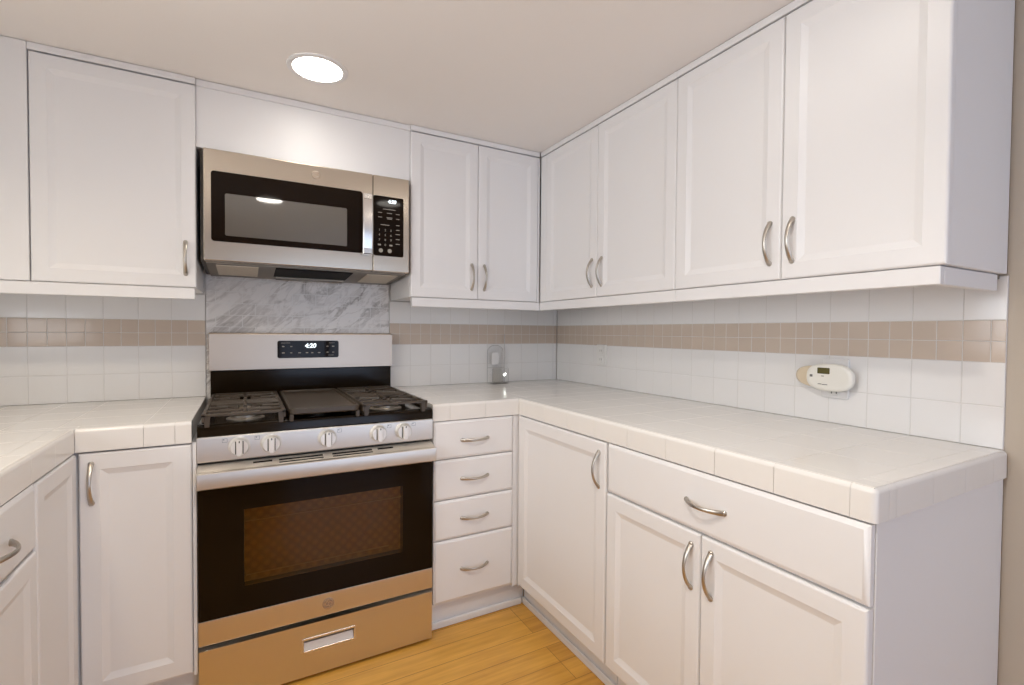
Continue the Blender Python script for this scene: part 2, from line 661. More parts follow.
wx0, wx1, wz0, wz1 = -1.3, -0.1, 0.12, 2.0
box(bm, LEFT_X, wx0, ROOM_Y - 0.1, ROOM_Y, 0, CEIL)
box(bm, wx1, WT, ROOM_Y - 0.1, ROOM_Y, 0, CEIL)
box(bm, wx0, wx1, ROOM_Y - 0.1, ROOM_Y, 0, wz0)
box(bm, wx0, wx1, ROOM_Y - 0.1, ROOM_Y, wz1, CEIL)
structure(finish('wall_front', bm, M_white_wall))
win = structure(thing('window_1', 'wide window behind the photographer', 'window', ((wx0 + wx1) / 2, ROOM_Y - 0.05, wz0)))
del win['category']
bm = bm_new()
for a, b_ in ((wx0, wx0 + 0.05), ((wx0 + wx1) / 2 - 0.03, (wx0 + wx1) / 2 + 0.03), (wx1 - 0.05, wx1)):
    box(bm, a, b_, ROOM_Y - 0.08, ROOM_Y - 0.02, wz0, wz1, 0.004)
box(bm, wx0, wx1, ROOM_Y - 0.08, ROOM_Y - 0.02, wz0, wz0 + 0.05, 0.004)
box(bm, wx0, wx1, ROOM_Y - 0.08, ROOM_Y - 0.02, wz1 - 0.05, wz1, 0.004)
finish('window_frame', bm, M_trim, win)
bm = bm_new()
box(bm, wx0 + 0.05, wx1 - 0.05, ROOM_Y - 0.053, ROOM_Y - 0.049, wz0 + 0.05, wz1 - 0.05)
finish('window_pane', bm, M_pane, win)

# ------------------------------------------------------------------ upper cabinets
DU = 0.333          # door faces of the wall cabinets
UZ0, UZ1 = 1.325, 2.039
RZ = 1.2835         # bottom of light rail
STRIP = CEIL - 0.0015


def upper(name, label, run, u0, u1, doors, base, rail=(None, None), zb=UZ0, body_front=0.312, wall_gap=0.001, fill0=None):
    """doors: list of (ua, ub, handle side or None)"""
    root = thing(name, label, 'cabinet', base, 'white wall cabinets')
    bm = bm_new()
    box(bm, u0, u1, -body_front, -wall_gap, zb, UZ1 + 0.0025, 0.001, 1)
    finish('cabinet_body', bm, M_carc, root, run)
    bm = bm_new()
    box(bm, u0 if fill0 is None else fill0, u1, -DU, -0.25, UZ1 + 0.0045, STRIP, 0.0015, 1)
    finish('top_filler', bm, M_trim, root, run)
    for ua, ub, side in doors:
        d = finish('door', door_bm(ua, ub, zb, UZ1, DU), M_cab, root, run, 20)
        if side:
            hu = ub - 0.031 if side == 'r' else ua + 0.031
            finish('handle', handle_bm(hu, 1.4275, DU), M_nickel, d, run)
    if rail[0] is not None:
        bm = bm_new()
        box(bm, rail[0], rail[1], -DU + 0.004, -DU + 0.024, RZ, zb - 0.002, 0.0015, 1)
        finish('light_rail', bm, M_trim, root, run)
    return root


# left of the microwave: blank corner panel + one door
ul = upper('wall_cabinet', 'white single-door wall cabinet left of the microwave', RUN_BACK, -2.66, -1.7725,
           [(-2.2085, -1.7725, 'r')], (-2.2, 0, UZ0), (-2.655, -1.7775), fill0=-2.2105)
bm = bm_new()
box(bm, -2.655, -2.2115, -DU, -0.313, UZ0, STRIP, 0.002, 1)
finish('corner_panel', bm, M_cab, ul)

# over the microwave
um = thing('wall_cabinet', 'plain white blank-fronted cabinet above the microwave', 'cabinet', (-1.382, 0, 1.83), 'white wall cabinets')
bm = bm_new()
box(bm, -1.7719, -0.9924, -0.300, -0.001, 1.832, UZ1 + 0.003, 0.001, 1)
finish('cabinet_body', bm, M_carc, um)
bm = bm_new()
box(bm, -1.7719, -0.9924, -0.320, -0.3015, 1.828, UZ1 + 0.0033, 0.001, 1)
finish('front_panel', bm, M_cab, um)
bm = bm_new()
box(bm, -1.7719, -0.9924, -DU + 0.008, -0.25, UZ1 + 0.0035, STRIP, 0.0015, 1)
finish('top_filler', bm, M_trim, um)

# back wall, right of the microwave
ub = upper('wall_cabinet', 'white two-door wall cabinet between the microwave and the inner corner', RUN_BACK, -0.992, -0.335,
           [(-0.991, -0.6710, 'r'), (-0.6695, -0.3455, 'l')], (-0.66, 0, UZ0), (-0.984, -0.3295))
bm = bm_new()
box(bm, -0.344, -0.3335, -DU + 0.002, -0.3125, UZ0, UZ1, 0.001, 1)
finish('corner_stile', bm, M_cab, ub)

# right wall
uc = upper('wall_cabinet', 'white two-door wall cabinet on the right wall, next to the inner corner', RUN_RIGHT, 0.336, 1.2034,
           [(0.390, 0.7812, 'r'), (0.7828, 1.2027, 'l')], (0, -0.78, UZ0), (0.3297, 1.2034))
bm = bm_new()
box(bm, 0.336, 0.389, -DU + 0.002, -0.3125, UZ0, UZ1, 0.002, 1)
finish('corner_stile', bm, M_cab, uc, RUN_RIGHT)
ue = upper('wall_cabinet', 'white two-door wall cabinet at the end of the right wall, nearest the camera', RUN_RIGHT, 1.2038, 1.937,
           [(1.2045, 1.5762, 'r'), (1.5780, 1.9375, 'l')], (0, -1.57, UZ0), (1.2038, 1.9265))
bm = bm_new()
box(bm, 1.908, 1.9265, -DU + 0.0245, -0.022, RZ, UZ0 - 0.002, 0.0015, 1)
finish('light_rail', bm, M_trim, ue, RUN_RIGHT)
bm = bm_new()
box(bm, 1.905, 1.925, -0.018, -0.004, UZ0 - 0.012, UZ0 - 0.001, 0.001, 1)  # dark block standing in for the shaded gap between light rail and wall
finish('rail_gap_shade', bm, mat('shaded gap tone', (0.22, 0.2, 0.17), 0.5, metal=0.6), ue, RUN_RIGHT)

# ------------------------------------------------------------------ base cabinets
CB = 0.8285   # top of base cabinets, just under the counter


def base_body(root, run, u0, u1, front, toe_d, skirt=(None, None)):
    bm = bm_new()
    prism(bm, [(-0.004, 0.1), (-front, 0.1), (-front, CB), (-0.004, CB)], 'x', u0, u1)
    finish('cabinet_body', bm, M_carc, root, run)
    a = u0 if skirt[0] is None else skirt[0]
    b_ = u1 if skirt[1] is None else skirt[1]
    bm = bm_new()
    box(bm, a, b_ + (0.012 if skirt[1] is not None and run is RUN_BACK else 0), -toe_d, -toe_d + 0.018, 0.0, 0.098, 0.001, 1)
    box(bm, a, b_, -toe_d - 0.011, -toe_d - 0.0003, 0.0, 0.030, 0.006, 3)
    finish('toe_kick', bm, M_toe, root, run)


# 4-drawer base between range and corner
DB = 0.634
r_ = thing('base_cabinet', 'white four-drawer base cabinet just right of the range', 'cabinet', (-0.81, -0.3, 0), 'white base cabinets')
base_body(r_, RUN_BACK, -0.9905, -0.628, DB - 0.021, 0.594, (-0.9905, -0.5775))
for z0, z1, hz in ((0.6785, 0.8265, 0.748), (0.5195, 0.6745, 0.596), (0.3625, 0.5155, 0.4385), (0.1155, 0.3585, 0.236)):
    d = finish('drawer', drawer_bm(-0.9895, -0.643, z0, z1, DB), M_cab, r_)
    finish('handle', handle_bm(-0.818, hz, DB, 0.112, False), M_nickel, d)
bm = bm_new()
box(bm, -0.6415, -0.603, -DB + 0.006, -DB + 0.0205, 0.104, CB, 0.001, 1)
finish('corner_stile', bm, M_cab, r_)

DR = 0.621
r_ = thing('base_cabinet', 'white single-door base cabinet of the right run, in the inner corner', 'cabinet', (-0.3, -0.92, 0), 'white base cabinets')
base_body(r_, RUN_RIGHT, 0.636, 1.2005, DR - 0.021, 0.5645, (0.596, 1.2005))
bm = bm_new()
box(bm, 0.6365, 0.6435, -DR + 0.003, -DR + 0.0205, 0.104, CB, 0.001, 1)
finish('corner_stile', bm, M_cab, r_, RUN_RIGHT)
d = finish('door', door_bm(0.645, 1.1985, 0.1145, 0.8245, DR, frame=0.046), M_cab, r_, RUN_RIGHT, 20)
finish('handle', handle_bm(1.1655, 0.734, DR), M_nickel, d, RUN_RIGHT)

r_ = thing('base_cabinet', 'white base cabinet with one wide drawer over two doors at the right end', 'cabinet', (-0.3, -1.57, 0), 'white base cabinets')
base_body(r_, RUN_RIGHT, 1.2035, 1.9255, DR - 0.021, 0.5645)
d = finish('drawer', drawer_bm(1.2055, 1.939, 0.674, 0.8255, DR), M_cab, r_, RUN_RIGHT)
finish('handle', handle_bm(1.5775, 0.7465, DR, 0.112, False), M_nickel, d, RUN_RIGHT)
for a, b_, hu in ((1.2055, 1.5645, 1.538), (1.5675, 1.939, 1.5985)):
    d = finish('door', door_bm(a, b_, 0.1145, 0.668, DR), M_cab, r_, RUN_RIGHT, 20)
    finish('handle', handle_bm(hu, 0.5805, DR), M_nickel, d, RUN_RIGHT)
bm = bm_new()
box(bm, 1.9265, 1.9415, -0.600, -0.001, 0.0, CB, 0.001, 1)
finish('end_panel', bm, M_cab, r_, RUN_RIGHT)

# left corner cabinet: a door on the back run and a leaf on the left run
DL = LEFT_X * -1 - 2.034
r_ = thing('base_cabinet', 'white corner base cabinet left of the range with a tall door and side leaf', 'cabinet', (-2.2, -0.4, 0), 'white base cabinets')
bm = bm_new()
prism(bm, [(LEFT_X + 0.004, -0.004), (LEFT_X + 0.004, -0.922), (-2.055, -0.922), (-2.055, -0.609), (-1.7525, -0.609), (-1.7525, -0.004)], 'z', 0.1, CB)
finish('cabinet_body', bm, M_carc, r_)
bm = bm_new()
box(bm, -2.095, -1.7525, -0.59, -0.572, 0, 0.098, 0.001, 1)
box(bm, -2.113, -2.095, -0.922, -0.572, 0, 0.098, 0.001, 1)
finish('toe_kick', bm, M_toe, r_)
d = finish('door', door_bm(-2.0315, -1.7655, 0.1155, 0.8245, 0.630, frame=0.049), M_cab, r_, RUN_BACK, 20)
finish('handle', handle_bm(-2.003, 0.738, 0.630), M_nickel, d)
finish('door', door_bm(-0.921, -0.6325, 0.1155, 0.8245, DL, frame=0.044), M_cab, r_, RUN_LEFT, 20)
bm = bm_new()
box(bm, -1.7638, -1.7535, -0.627, -0.6095, 0.104, CB, 0.001, 1)
finish('filler_strip', bm, M_cab, r_)

r_ = thing('base_cabinet', 'white drawer-over-door base cabinet at the left edge, turned to the right', 'cabinet', (-2.3, -1.4, 0), 'white base cabinets')
base_body(r_, RUN_LEFT, -2.15, -0.9245, DL - 0.021, DL - 0.08)
for a, b_ in ((-1.335, -0.9265), (-1.745, -1.338), (-2.149, -1.748)):
    d = finish('drawer', drawer_bm(a, b_, 0.679, 0.8255, DL), M_cab, r_, RUN_LEFT)
    finish('handle', handle_bm((a + b_) / 2 + 0.007, 0.7465, DL, 0.112, False), M_nickel, d, RUN_LEFT)
    finish('door', door_bm(a, b_, 0.1155, 0.673, DL), M_cab, r_, RUN_LEFT, 20)

# ------------------------------------------------------------------ countertops
CZ, CZB = 0.896, 0.830
CF, CR, CL = 0.634, 0.617, 2.0375      # fronts: back run (y), right run (x), left run (-x)
VW, VR = 0.046, 0.012


def tile_flat(bm, x0, x1, y0, y1, z, g=0.0012, ch=0.0007, h=0.006):
    if x1 - x0 < 0.006 or y1 - y0 < 0.006:
        return

    def lv(i, zz):
        return [(x0 + i, y0 + i, zz), (x1 - i, y0 + i, zz), (x1 - i, y1 - i, zz), (x0 + i, y1 - i, zz)]
    rings(bm, [lv(g / 2, z - h), lv(g / 2, z - ch), lv(g / 2 + ch, z)])


def cap_profile():
    p = [(0, CZB), (0, CZ - VR)]
    for i in range(1, 7):
        a = PI / 2 * i / 6
        p.append((VR - VR * math.cos(a), CZ - VR + VR * math.sin(a)))
    return p + [(VW, CZ), (VW, CZB)]


def cap(bm, a, b, origin, along, inward, g=0.0006):
    """edge tile piece: profile swept from a to b along 'along'"""
    A, I, O = Vector(along), Vector(inward), Vector(origin)
    lv = []
    ch = 0.0007
    for t, shr in ((a + g / 2, ch), (a + g / 2 + ch, 0), (b - g / 2 - ch, 0), (b - g / 2, ch)):
        lv.append([O + A * t + I * max(d, shr) + Vector((0, 0, z - (shr if z > CZ - VR * 0.5 else 0))) for d, z in cap_profile()])
    rings(bm, lv)


def caps(bm, stops, origin, along, inward):
    for a, b in zip(stops, stops[1:]):
        cap(bm, a, b, origin, along, inward)


def grid(bm, xs, ys, z, keep=None):
    for x0, x1 in zip(xs, xs[1:]):
        for y0, y1 in zip(ys, ys[1:]):
            if keep is None or keep((x0 + x1) / 2, (y0 + y1) / 2):
                tile_flat(bm, x0, x1, y0, y1, z)


def stops(a, b, step, first=None):
    out = [a]
    x = a + (first if first else step)
    while x < b - 0.02:
        out.append(x)
        x += step
    return out + [b]


TS = 0.1535
rc = thing('countertop', 'white tiled L-shaped countertop from the range round the corner to the right end', 'countertop', (-0.4, -0.9, CZB), 'white tiled countertops')
bm = bm_new()
prism(bm, [(-0.9945, -0.003), (-0.9945, -CF + 0.006), (-CR + 0.006, -CF + 0.006), (-CR + 0.006, -1.941), (-0.003, -1.941), (-0.003, -0.003)], 'z', CZB + 0.001, CZ - 0.0007)
finish('grout_bed', bm, M_grout_top, rc, smooth=False)
bm = bm_new()
ys = [-1.947 + VW] + [-1.9027 + TS * k + 0.0 for k in range(1, 9)]
ys = [-1.947 + VW] + [v for v in (-1.7511, -1.5998, -1.4434, -1.29, -1.1365, -0.983, -0.8295, -0.676)] + [-CF + VW]
grid(bm, stops(-CR + VW, -0.0006, TS), ys, CZ)
grid(bm, stops(-CR + VW, -0.0006, TS), stops(-CF + VW, -0.0006, TS), CZ)
grid(bm, stops(-0.995, -CR + VW, TS, 0.115), stops(-CF + VW, -0.0006, TS), CZ)
finish('top_tiles', bm, M_top, rc)
bm = bm_new()
caps(bm, stops(-0.995, -CR, TS, 0.0705), (0, -CF, 0), (1, 0, 0), (0, 1, 0))
caps(bm, [-1.9027, -1.7511, -1.5998, -1.4434, -1.29, -1.1365, -0.983, -0.8295, -0.676, -CF], (-CR, 0, 0), (0, 1, 0), (1, 0, 0))
caps(bm, [-0.5421, -0.3887, -0.235, -0.0815, -0.001], (0, -1.947, 0), (1, 0, 0), (0, 1, 0))
caps(bm, [-CR + VW, -0.5421], (0, -1.947, 0), (1, 0, 0), (0, 1, 0))
tile_flat(bm, -CR, -CR + VW, -CF, -CF + VW, CZ)
# rounded outer corner piece
x0, y0 = -CR, -1.947
box(bm, x0, x0 + VW - 0.0007, y0, y0 + VW - 0.002, CZB, CZ, VR, 5,
    pick=lambda e: (all(abs(v.co.z - CZ) < 1e-6 for v in e.verts) and (all(abs(v.co.x - x0) < 1e-6 for v in e.verts) or all(abs(v.co.y - y0) < 1e-6 for v in e.verts)))
    or all(abs(v.co.x - x0) < 1e-6 and abs(v.co.y - y0) < 1e-6 for v in e.verts))
finish('edge_tiles', bm, M_top, rc, angle=50)

lc = thing('countertop', 'white tiled countertop at the left, turning the corner beside the range', 'countertop', (-2.3, -0.8, CZB), 'white tiled countertops')
bm = bm_new()
prism(bm, [(LEFT_X + 0.003, -0.003), (LEFT_X + 0.003, -2.15), (-CL - 0.006, -2.15), (-CL - 0.006, -CF + 0.006), (-1.7655, -CF + 0.006), (-1.7655, -0.003)], 'z', CZB + 0.001, CZ - 0.0007)
finish('grout_bed', bm, M_grout_top, lc, smooth=False)
bm = bm_new()
grid(bm, [-CL - VW, -1.883, -1.765], stops(-CF + VW, -0.0006, TS), CZ)
lx = stops(LEFT_X + 0.002, -CL - VW, TS)
grid(bm, lx, stops(-CF + VW, -0.0006, TS), CZ)
grid(bm, lx, stops(-2.15, -CF + VW, TS), CZ)
finish('top_tiles', bm, M_top, lc)
bm = bm_new()
caps(bm, [-CL, -1.883, -1.807, -1.765], (0, -CF, 0), (1, 0, 0), (0, 1, 0))
caps(bm, stops(-2.15, -CF, TS, 0.135), (-CL, 0, 0), (0, 1, 0), (-1, 0, 0))
tile_flat(bm, -CL - VW, -CL, -CF, -CF + VW, CZ)
finish('edge_tiles', bm, M_top, lc, angle=50)

# ------------------------------------------------------------------ backsplashes
ZB0, ZB1 = 1.1085, 1.2140     # accent band


def wall_tiles(bm, us, zs, g=0.0016, ch=0.0012):
    for a, b in zip(us, us[1:]):
        for z0, z1 in zip(zs, zs[1:]):
            if b - a < 0.005 or z1 - z0 < 0.005:
                continue

            def lv(i, y):
                return [(a + i, y, z0 + i), (b - i, y, z0 + i), (b - i, y, z1 - i), (a + i, y, z1 - i)]
            rings(bm, [lv(g / 2, 0.005), lv(g / 2, ch), lv(g / 2 + ch * 0.4, ch * 0.3), lv(g / 2 + ch, 0.0)])


def backsplash(label, run, u0, u1, edges, base, small):
    root = thing('tile_backsplash', label, 'backsplash', base, 'white tile backsplashes')
    bm = bm_new()
    box(bm, u0 + 0.0005, u1 - 0.0005, 0.0009, WT - 0.0006, CZ + 0.0004, UZ0 - 0.004)
    finish('grout_bed', bm, M_grout, root, run, smooth=False)
    us = [u0] + [e for e in edges if u0 + 0.01 < e < u1 - 0.01] + [u1]
    bm = bm_new()
    wall_tiles(bm, us, [CZ + 0.0004, 1.0005, ZB0])
    finish('white_tiles', bm, M_tile, root, run)
    bm = bm_new()
    wall_tiles(bm, us, [ZB1, UZ0 - 0.004])
    finish('white_tiles', bm, M_tile, root, run)
    us = [u0] + [e for e in small if u0 + 0.01 < e < u1 - 0.01] + [u1]
    bm = bm_new()
    wall_tiles(bm, us, [ZB0, (ZB0 + ZB1) / 2, ZB1])
    o = finish('accent_tile_band', bm, M_band, root, run)
    o['label'] = 'band of two rows of small pinkish beige tiles'
    return root


T = 0.108
backsplash('white tile backsplash with beige band on the back wall, left of the range', RUN_BACK, LEFT_X + 0.003, -1.7665,
           sorted(-1.8837 - T * k for k in range(0, 8)), (-2.2, 0.004, CZ), sorted(-1.8297 - T / 2 * k for k in range(0, 17)))
backsplash('white tile backsplash with beige band on the back wall, right of the range', RUN_BACK, -0.997, -0.0008,
           [-0.8906 + T * k for k in range(0, 9)], (-0.5, 0.004, CZ), [-0.9446 + T / 2 * k for k in range(0, 18)])
backsplash('white tile backsplash with beige band along the right wall', RUN_RIGHT, 0.0015, 1.9393,
           [1.4252 + T * k for k in range(-14, 5)], (0.004, -1, CZ), [1.4252 + T / 2 * k for k in range(-28, 10)])

mb = bm_new()
box(mb, -1.7645, -0.9995, 0.0, WT - 0.0006, 0.85, 1.828, 0.0008, 1)
tag(finish('marble_backsplash', mb, M_marble), 'grey veined marble brick tile panel on the wall between microwave and range', 'backsplash')

# ------------------------------------------------------------------ gas range
X0, X1 = -1.7515, -0.9985
XC = (X0 + X1) / 2
rg = thing('gas_range', 'stainless steel gas range with black oven glass between the base cabinets', 'range', (XC, -0.35, 0))
bm = bm_new()
box(bm, X0, X1, -0.612, -0.02, 0.012, 0.86, 0.002, 1)
for xx in (X0 + 0.04, X1 - 0.04):
    for yy in (-0.57, -0.08):
        lathe(bm, [(0.018, 0.0), (0.018, 0.006), (0.010, 0.008), (0.010, 0.03)], (xx, yy, 0.0), 'z', 12)
finish('range_body', bm, M_body, rg)

# cooktop: black enamel tray with rolled front lip
bm = bm_new()
prof = [(-0.02, 0.861), (-0.626, 0.861), (-0.626, 0.845), (-0.641, 0.8445), (-0.644, 0.848), (-0.644, 0.868), (-0.640, 0.878), (-0.632, 0.8825),
        (-0.62, 0.8825), (-0.605, 0.876), (-0.10, 0.876), (-0.085, 0.884), (-0.02, 0.884)]
prism(bm, prof, 'x', X0 + 0.001, X1 - 0.001)
for sx in (X0 + 0.001, X1 - 0.013):
    box(bm, sx, sx + 0.012, -0.62, -0.03, 0.874, 0.883, 0.003, 2)
finish('cooktop', bm, M_black, rg)

# burners
for bx, by, br in ((-1.62, -0.26, 0.036), (-1.62, -0.52, 0.046), (-1.383, -0.40, 0.05), (-1.146, -0.26, 0.034), (-1.146, -0.52, 0.048)):
    bm = bm_new()
    lathe(bm, [(br + 0.012, 0.8765), (br + 0.012, 0.880), (br, 0.884), (br, 0.891), (br - 0.006, 0.893)], (bx, by, 0), 'z', 32)
    bb = finish('burner', bm, M_burner, rg)
    bm = bm_new()
    lathe(bm, [(br - 0.004, 0.8935), (br - 0.002, 0.896), (br - 0.003, 0.901), (br - 0.012, 0.9035)], (bx, by, 0), 'z', 32)
    finish('burner_cap', bm, M_iron if by < -0.3 and bx > -1.5 else M_burner, bb)


def grate(x0, x1, y0=-0.662, y1=-0.112):
    bm = bm_new()
    zt, h, wd = 0.918, 0.008, 0.012

    def bar(a, b, w_=wd, hh=h):
        a, b = Vector(a), Vector(b)
        d = (b - a).normalized()
        s = Vector((-d.y, d.x, 0)) * (w_ / 2)
        lv = []
        for p in (a, b):
            lv.append([p - s + Vector((0, 0, -hh)), p + s + Vector((0, 0, -hh)), p + s + Vector((0, 0, -0.003)), p + s * 0.55, p - s * 0.55, p - s + Vector((0, 0, -0.003))])
        rings(bm, lv)
    xm = (x0 + x1) / 2
    for xx in (x0 + wd / 2, x1 - wd / 2):
        bar((xx, y0, zt), (xx, y1, zt))
    for yy in (y0 + wd / 2, y1 - wd / 2, (y0 + y1) / 2):
        bar((x0, yy, zt), (x1, yy, zt))
    bys = (-0.26, -0.52)
    n = 7
    for i in range(1, n):
        yy = y0 + (y1 - y0) * i / n
        near = min(abs(yy - b) for b in bys)
        cut = 0.052 if near < 0.035 else (0.028 if near < 0.06 else 0)
        if cut:
            bar((x0, yy, zt), (xm - cut, yy, zt))
            bar((xm + cut, yy, zt), (x1, yy, zt))
        else:
            bar((x0, yy, zt), (x1, yy, zt))
    for b in bys:
        for sy in (-1, 1):
            bar((xm, b + sy * 0.022, zt), (xm, b + sy * 0.115, zt))
        for sx in (-1, 1):
            for sy in (-1, 1):
                bar((xm + sx * 0.02, b + sy * 0.02, zt), (xm + sx * 0.085, b + sy * 0.066, zt), 0.009)
    # feet and front apron ends
    for xx in (x0 + 0.014, x1 - 0.014):
        for yy in (y0 + 0.012, y1 - 0.012, (y0 + y1) / 2):
            prism(bm, [(xx - 0.009, zt - 0.006), (xx + 0.009, zt - 0.006), (xx + 0.006, 0.8772), (xx - 0.006, 0.8772)], 'y', yy - 0.009, yy + 0.009)
    # side rails drop lower than the bars
    for xx in (x0 + 0.004, x1 - 0.004):
        box(bm, xx - 0.004, xx + 0.004, y0, y1, 0.893, zt - 0.004, 0.002, 1)
    return finish('burner_grate', bm, M_iron, rg)


grate(-1.738, -1.505)
grate(-1.262, -1.026)
# griddle plate on its frame in the middle
bm = bm_new()


def glv(i, z):
    return [(p[0], p[1], z) for p in rrect(-1.496 + i, -1.270 - i, -0.668 + i, -0.118 - i, 0.02 if i < 0.01 else 0.012)]


rings(bm, [glv(0.004, 0.899), glv(0.0, 0.903), glv(0.0, 0.917), glv(0.002, 0.919), glv(0.009, 0.919), glv(0.013, 0.9135)])
for xx in (-1.488, -1.278):
    for yy in (-0.655, -0.13):
        box(bm, xx - 0.006, xx + 0.006, yy - 0.008, yy + 0.008, 0.8772, 0.9, 0.002, 1)
finish('griddle', bm, M_griddle, rg)

# control panel with knobs
bm = bm_new()
prism(bm, [(-0.605, 0.7655), (-0.638, 0.7655), (-0.642, 0.769), (-0.642, 0.838), (-0.639, 0.8435), (-0.605, 0.8435)], 'x', X0, X1)
cp = finish('control_panel', bm, M_steel, rg)
for kx in (-1.638, -1.548, -1.376, -1.2035, -1.1125):
    bm = bm_new()
    kz = 0.8085
    lathe(bm, [(0.0305, -0.6422), (0.0305, -0.646), (0.027, -0.650), (0.0262, -0.664), (0.0235, -0.668)], (kx, 0, kz), 'y', 32)
    k = finish('knob', bm, M_knob, rg)
    bm = bm_new()
    plate(bm, kx - 0.0085, kx + 0.0085, kz - 0.0255, kz + 0.0255, -0.662, -0.682, 0.007, 0.002)
    finish('knob_grip', bm, M_knob, k)
    bm = bm_new()
    for sx in (-1, 1):
        box(bm, kx + sx * 0.0102 - 0.0012, kx + sx * 0.0102 + 0.0012, -0.6688, -0.66, kz - 0.02, kz + 0.02)
    box(bm, kx - 0.0014, kx + 0.0014, -0.6826, -0.68, kz + 0.017, kz + 0.0235)
    finish('knob_marking', bm, M_dark, k)
    # burner position pictogram beside the knob
    sx = -1 if kx < -1.5 else 1
    bm = bm_new()
    ox, oz = kx + sx * 0.040, kz + 0.021
    for a, b_, c, dd in ((-0.007, 0.007, -0.006, -0.0052), (-0.007, 0.007, 0.0052, 0.006), (-0.007, -0.0062, -0.006, 0.006), (0.0062, 0.007, -0.006, 0.006)):
        box(bm, ox + a, ox + b_, -0.6425, -0.6415, oz + c, oz + dd)
    box(bm, ox - 0.004, ox - 0.001, -0.6425, -0.6415, oz + 0.001, oz + 0.004)
    finish('burner_symbol', bm, M_markdark, cp)

# backguard
bm = bm_new()
prism(bm, [(-0.0025, 0.885), (-0.046, 0.885), (-0.046, 1.003), (-0.0025, 1.003)], 'x', X0 + 0.004, X1 - 0.004)
finish('backguard_base', bm, M_black, rg)
bm = bm_new()
prism(bm, [(-0.0025, 1.004), (-0.052, 1.004), (-0.056, 1.007), (-0.056, 1.155), (-0.053, 1.161), (-0.046, 1.163), (-0.0025, 1.163)], 'x', X0, X1)
bg = finish('backguard', bm, M_steel_back, rg)
bm = bm_new()
plate(bm, -1.499, -1.245, 1.053, 1.1295, -0.050, -0.0575, 0.008, 0.001)
dp = finish('display_panel', bm, M_glass, bg)
finish('clock_digits', text_bm('4:20', 0.027, (-1.366, -0.0579, 1.1065), shear=0.15, bold=0.0007), M_digit, dp, smooth=False)
for px_, pz_ in ((-1.476, 1.1045), (-1.444, 1.1045), (-1.476, 1.0765), (-1.444, 1.0765), (-1.41, 1.0765), (-1.38, 1.0765), (-1.358, 1.0765), (-1.329, 1.0765), (-1.294, 1.1045), (-1.269, 1.1045), (-1.294, 1.078), (-1.269, 1.078)):
    bm = bm_new()
    ww = random.uniform(0.004, 0.0065)
    box(bm, px_ - ww, px_ + ww, -0.058, -0.0573, pz_ - 0.0025, pz_ + 0.0015)
    finish('key_legend', bm, M_mark, dp)
for px_, pz_, ww in ((-1.466, 1.1195, 0.018), (-1.275, 1.1195, 0.012), (-1.279, 1.064, 0.012)):
    bm = bm_new()
    box(bm, px_ - ww, px_ + ww, -0.058, -0.0573, pz_ - 0.0007, pz_ + 0.0007)
    finish('key_legend', bm, M_mark, dp)

# oven door
OD = 0.648
od_ = bm_new()
gx0, gx1, gz0, gz1 = -1.626, -1.115, 0.360, 0.606
zt_, zb_ = 0.7, 0.2755
# black glass front as four borders round the window opening
for a, b_, c, dd in ((X0 + 0.002, gx0, zb_, zt_), (gx1, X1 - 0.002, zb_, zt_), (gx0, gx1, zb_, gz0), (gx0, gx1, gz1, zt_)):
    box(od_, a, b_, -OD, -OD + 0.03, c, dd)
od = finish('oven_door', od_, M_glass, rg, smooth=False)
bm = bm_new()
box(bm, gx0 - 0.01, gx1 + 0.01, -0.6165, -0.6145, gz0 - 0.01, gz1 + 0.01)
ob = finish('oven_interior', bm, M_ovenback, od)
bm = bm_new()
for zz in (0.565, 0.392):
    tube(bm, [(gx0 + 0.004, -0.641, zz), (gx1 - (0.004 if zz > 0.5 else 0.05), -0.641, zz)], 0.0024, 8)
for k in range(2):
    tube(bm, [(gx0 + 0.21 + 0.21 * k, -0.641, 0.565 - 0.173 * k), (gx0 + 0.21 + 0.21 * k, -0.637, 0.571 - 0.173 * k)], 0.0018, 6)
finish('oven_rack', bm, mat('bright rack wire', (0.85, 0.72, 0.52), 0.4, metal=0.2, noise=0.02), od)
bm = bm_new()
box(bm, gx0 + 0.0005, gx1 - 0.0005, -OD + 0.0005, -OD + 0.0035, gz0 + 0.0005, gz1 - 0.0005)
finish('oven_window', bm, M_ovenglass, od)
bm = bm_new()
box(bm, X0 + 0.001, X1 - 0.001, -OD - 0.001, -OD + 0.03, 0.1985, zb_ - 0.0008, 0.002, 2)
finish('lower_door_trim', bm, M_steel, od)
# upper trim ledge with vent slots, and the wide flat handle
bm = bm_new()
LY0, LZ0, LY1, LZ1 = -0.6235, 0.7560, -0.668, 0.7435
prism(bm, [(LY0, zt_ + 0.0008), (LY0, LZ0), (LY1, LZ1), (LY1 + 0.002, LZ1 - 0.008), (-OD + 0.002, LZ1 - 0.012), (-OD + 0.002, zt_ + 0.0008)], 'x', X0 + 0.001, X1 - 0.001)
lg = finish('upper_door_trim', bm, M_steel_satin, od)
bm = bm_new()
hp = [(-0.6685, 0.7430), (-0.684, 0.7445), (-0.6895, 0.7440), (-0.692, 0.7415), (-0.6945, 0.720), (-0.6935, 0.6975), (-0.690, 0.6945), (-0.684, 0.6945), (-0.685, 0.702), (-0.686, 0.720), (-0.683, 0.736), (-0.6685, 0.7360)]
prism(bm, hp, 'x', X0 + 0.003, X1 - 0.003)
for xx in (X0 + 0.003, X1 - 0.03):
    box(bm, xx, xx + 0.027, -0.690, -OD + 0.001, 0.6965, 0.741, 0.003, 2)
hd = finish('handle', bm, M_steel, od)
bm = bm_new()


def on_ledge(t, lift):
    return (LY0 + (LY1 - LY0) * t, LZ0 + (LZ1 - LZ0) * t + lift)


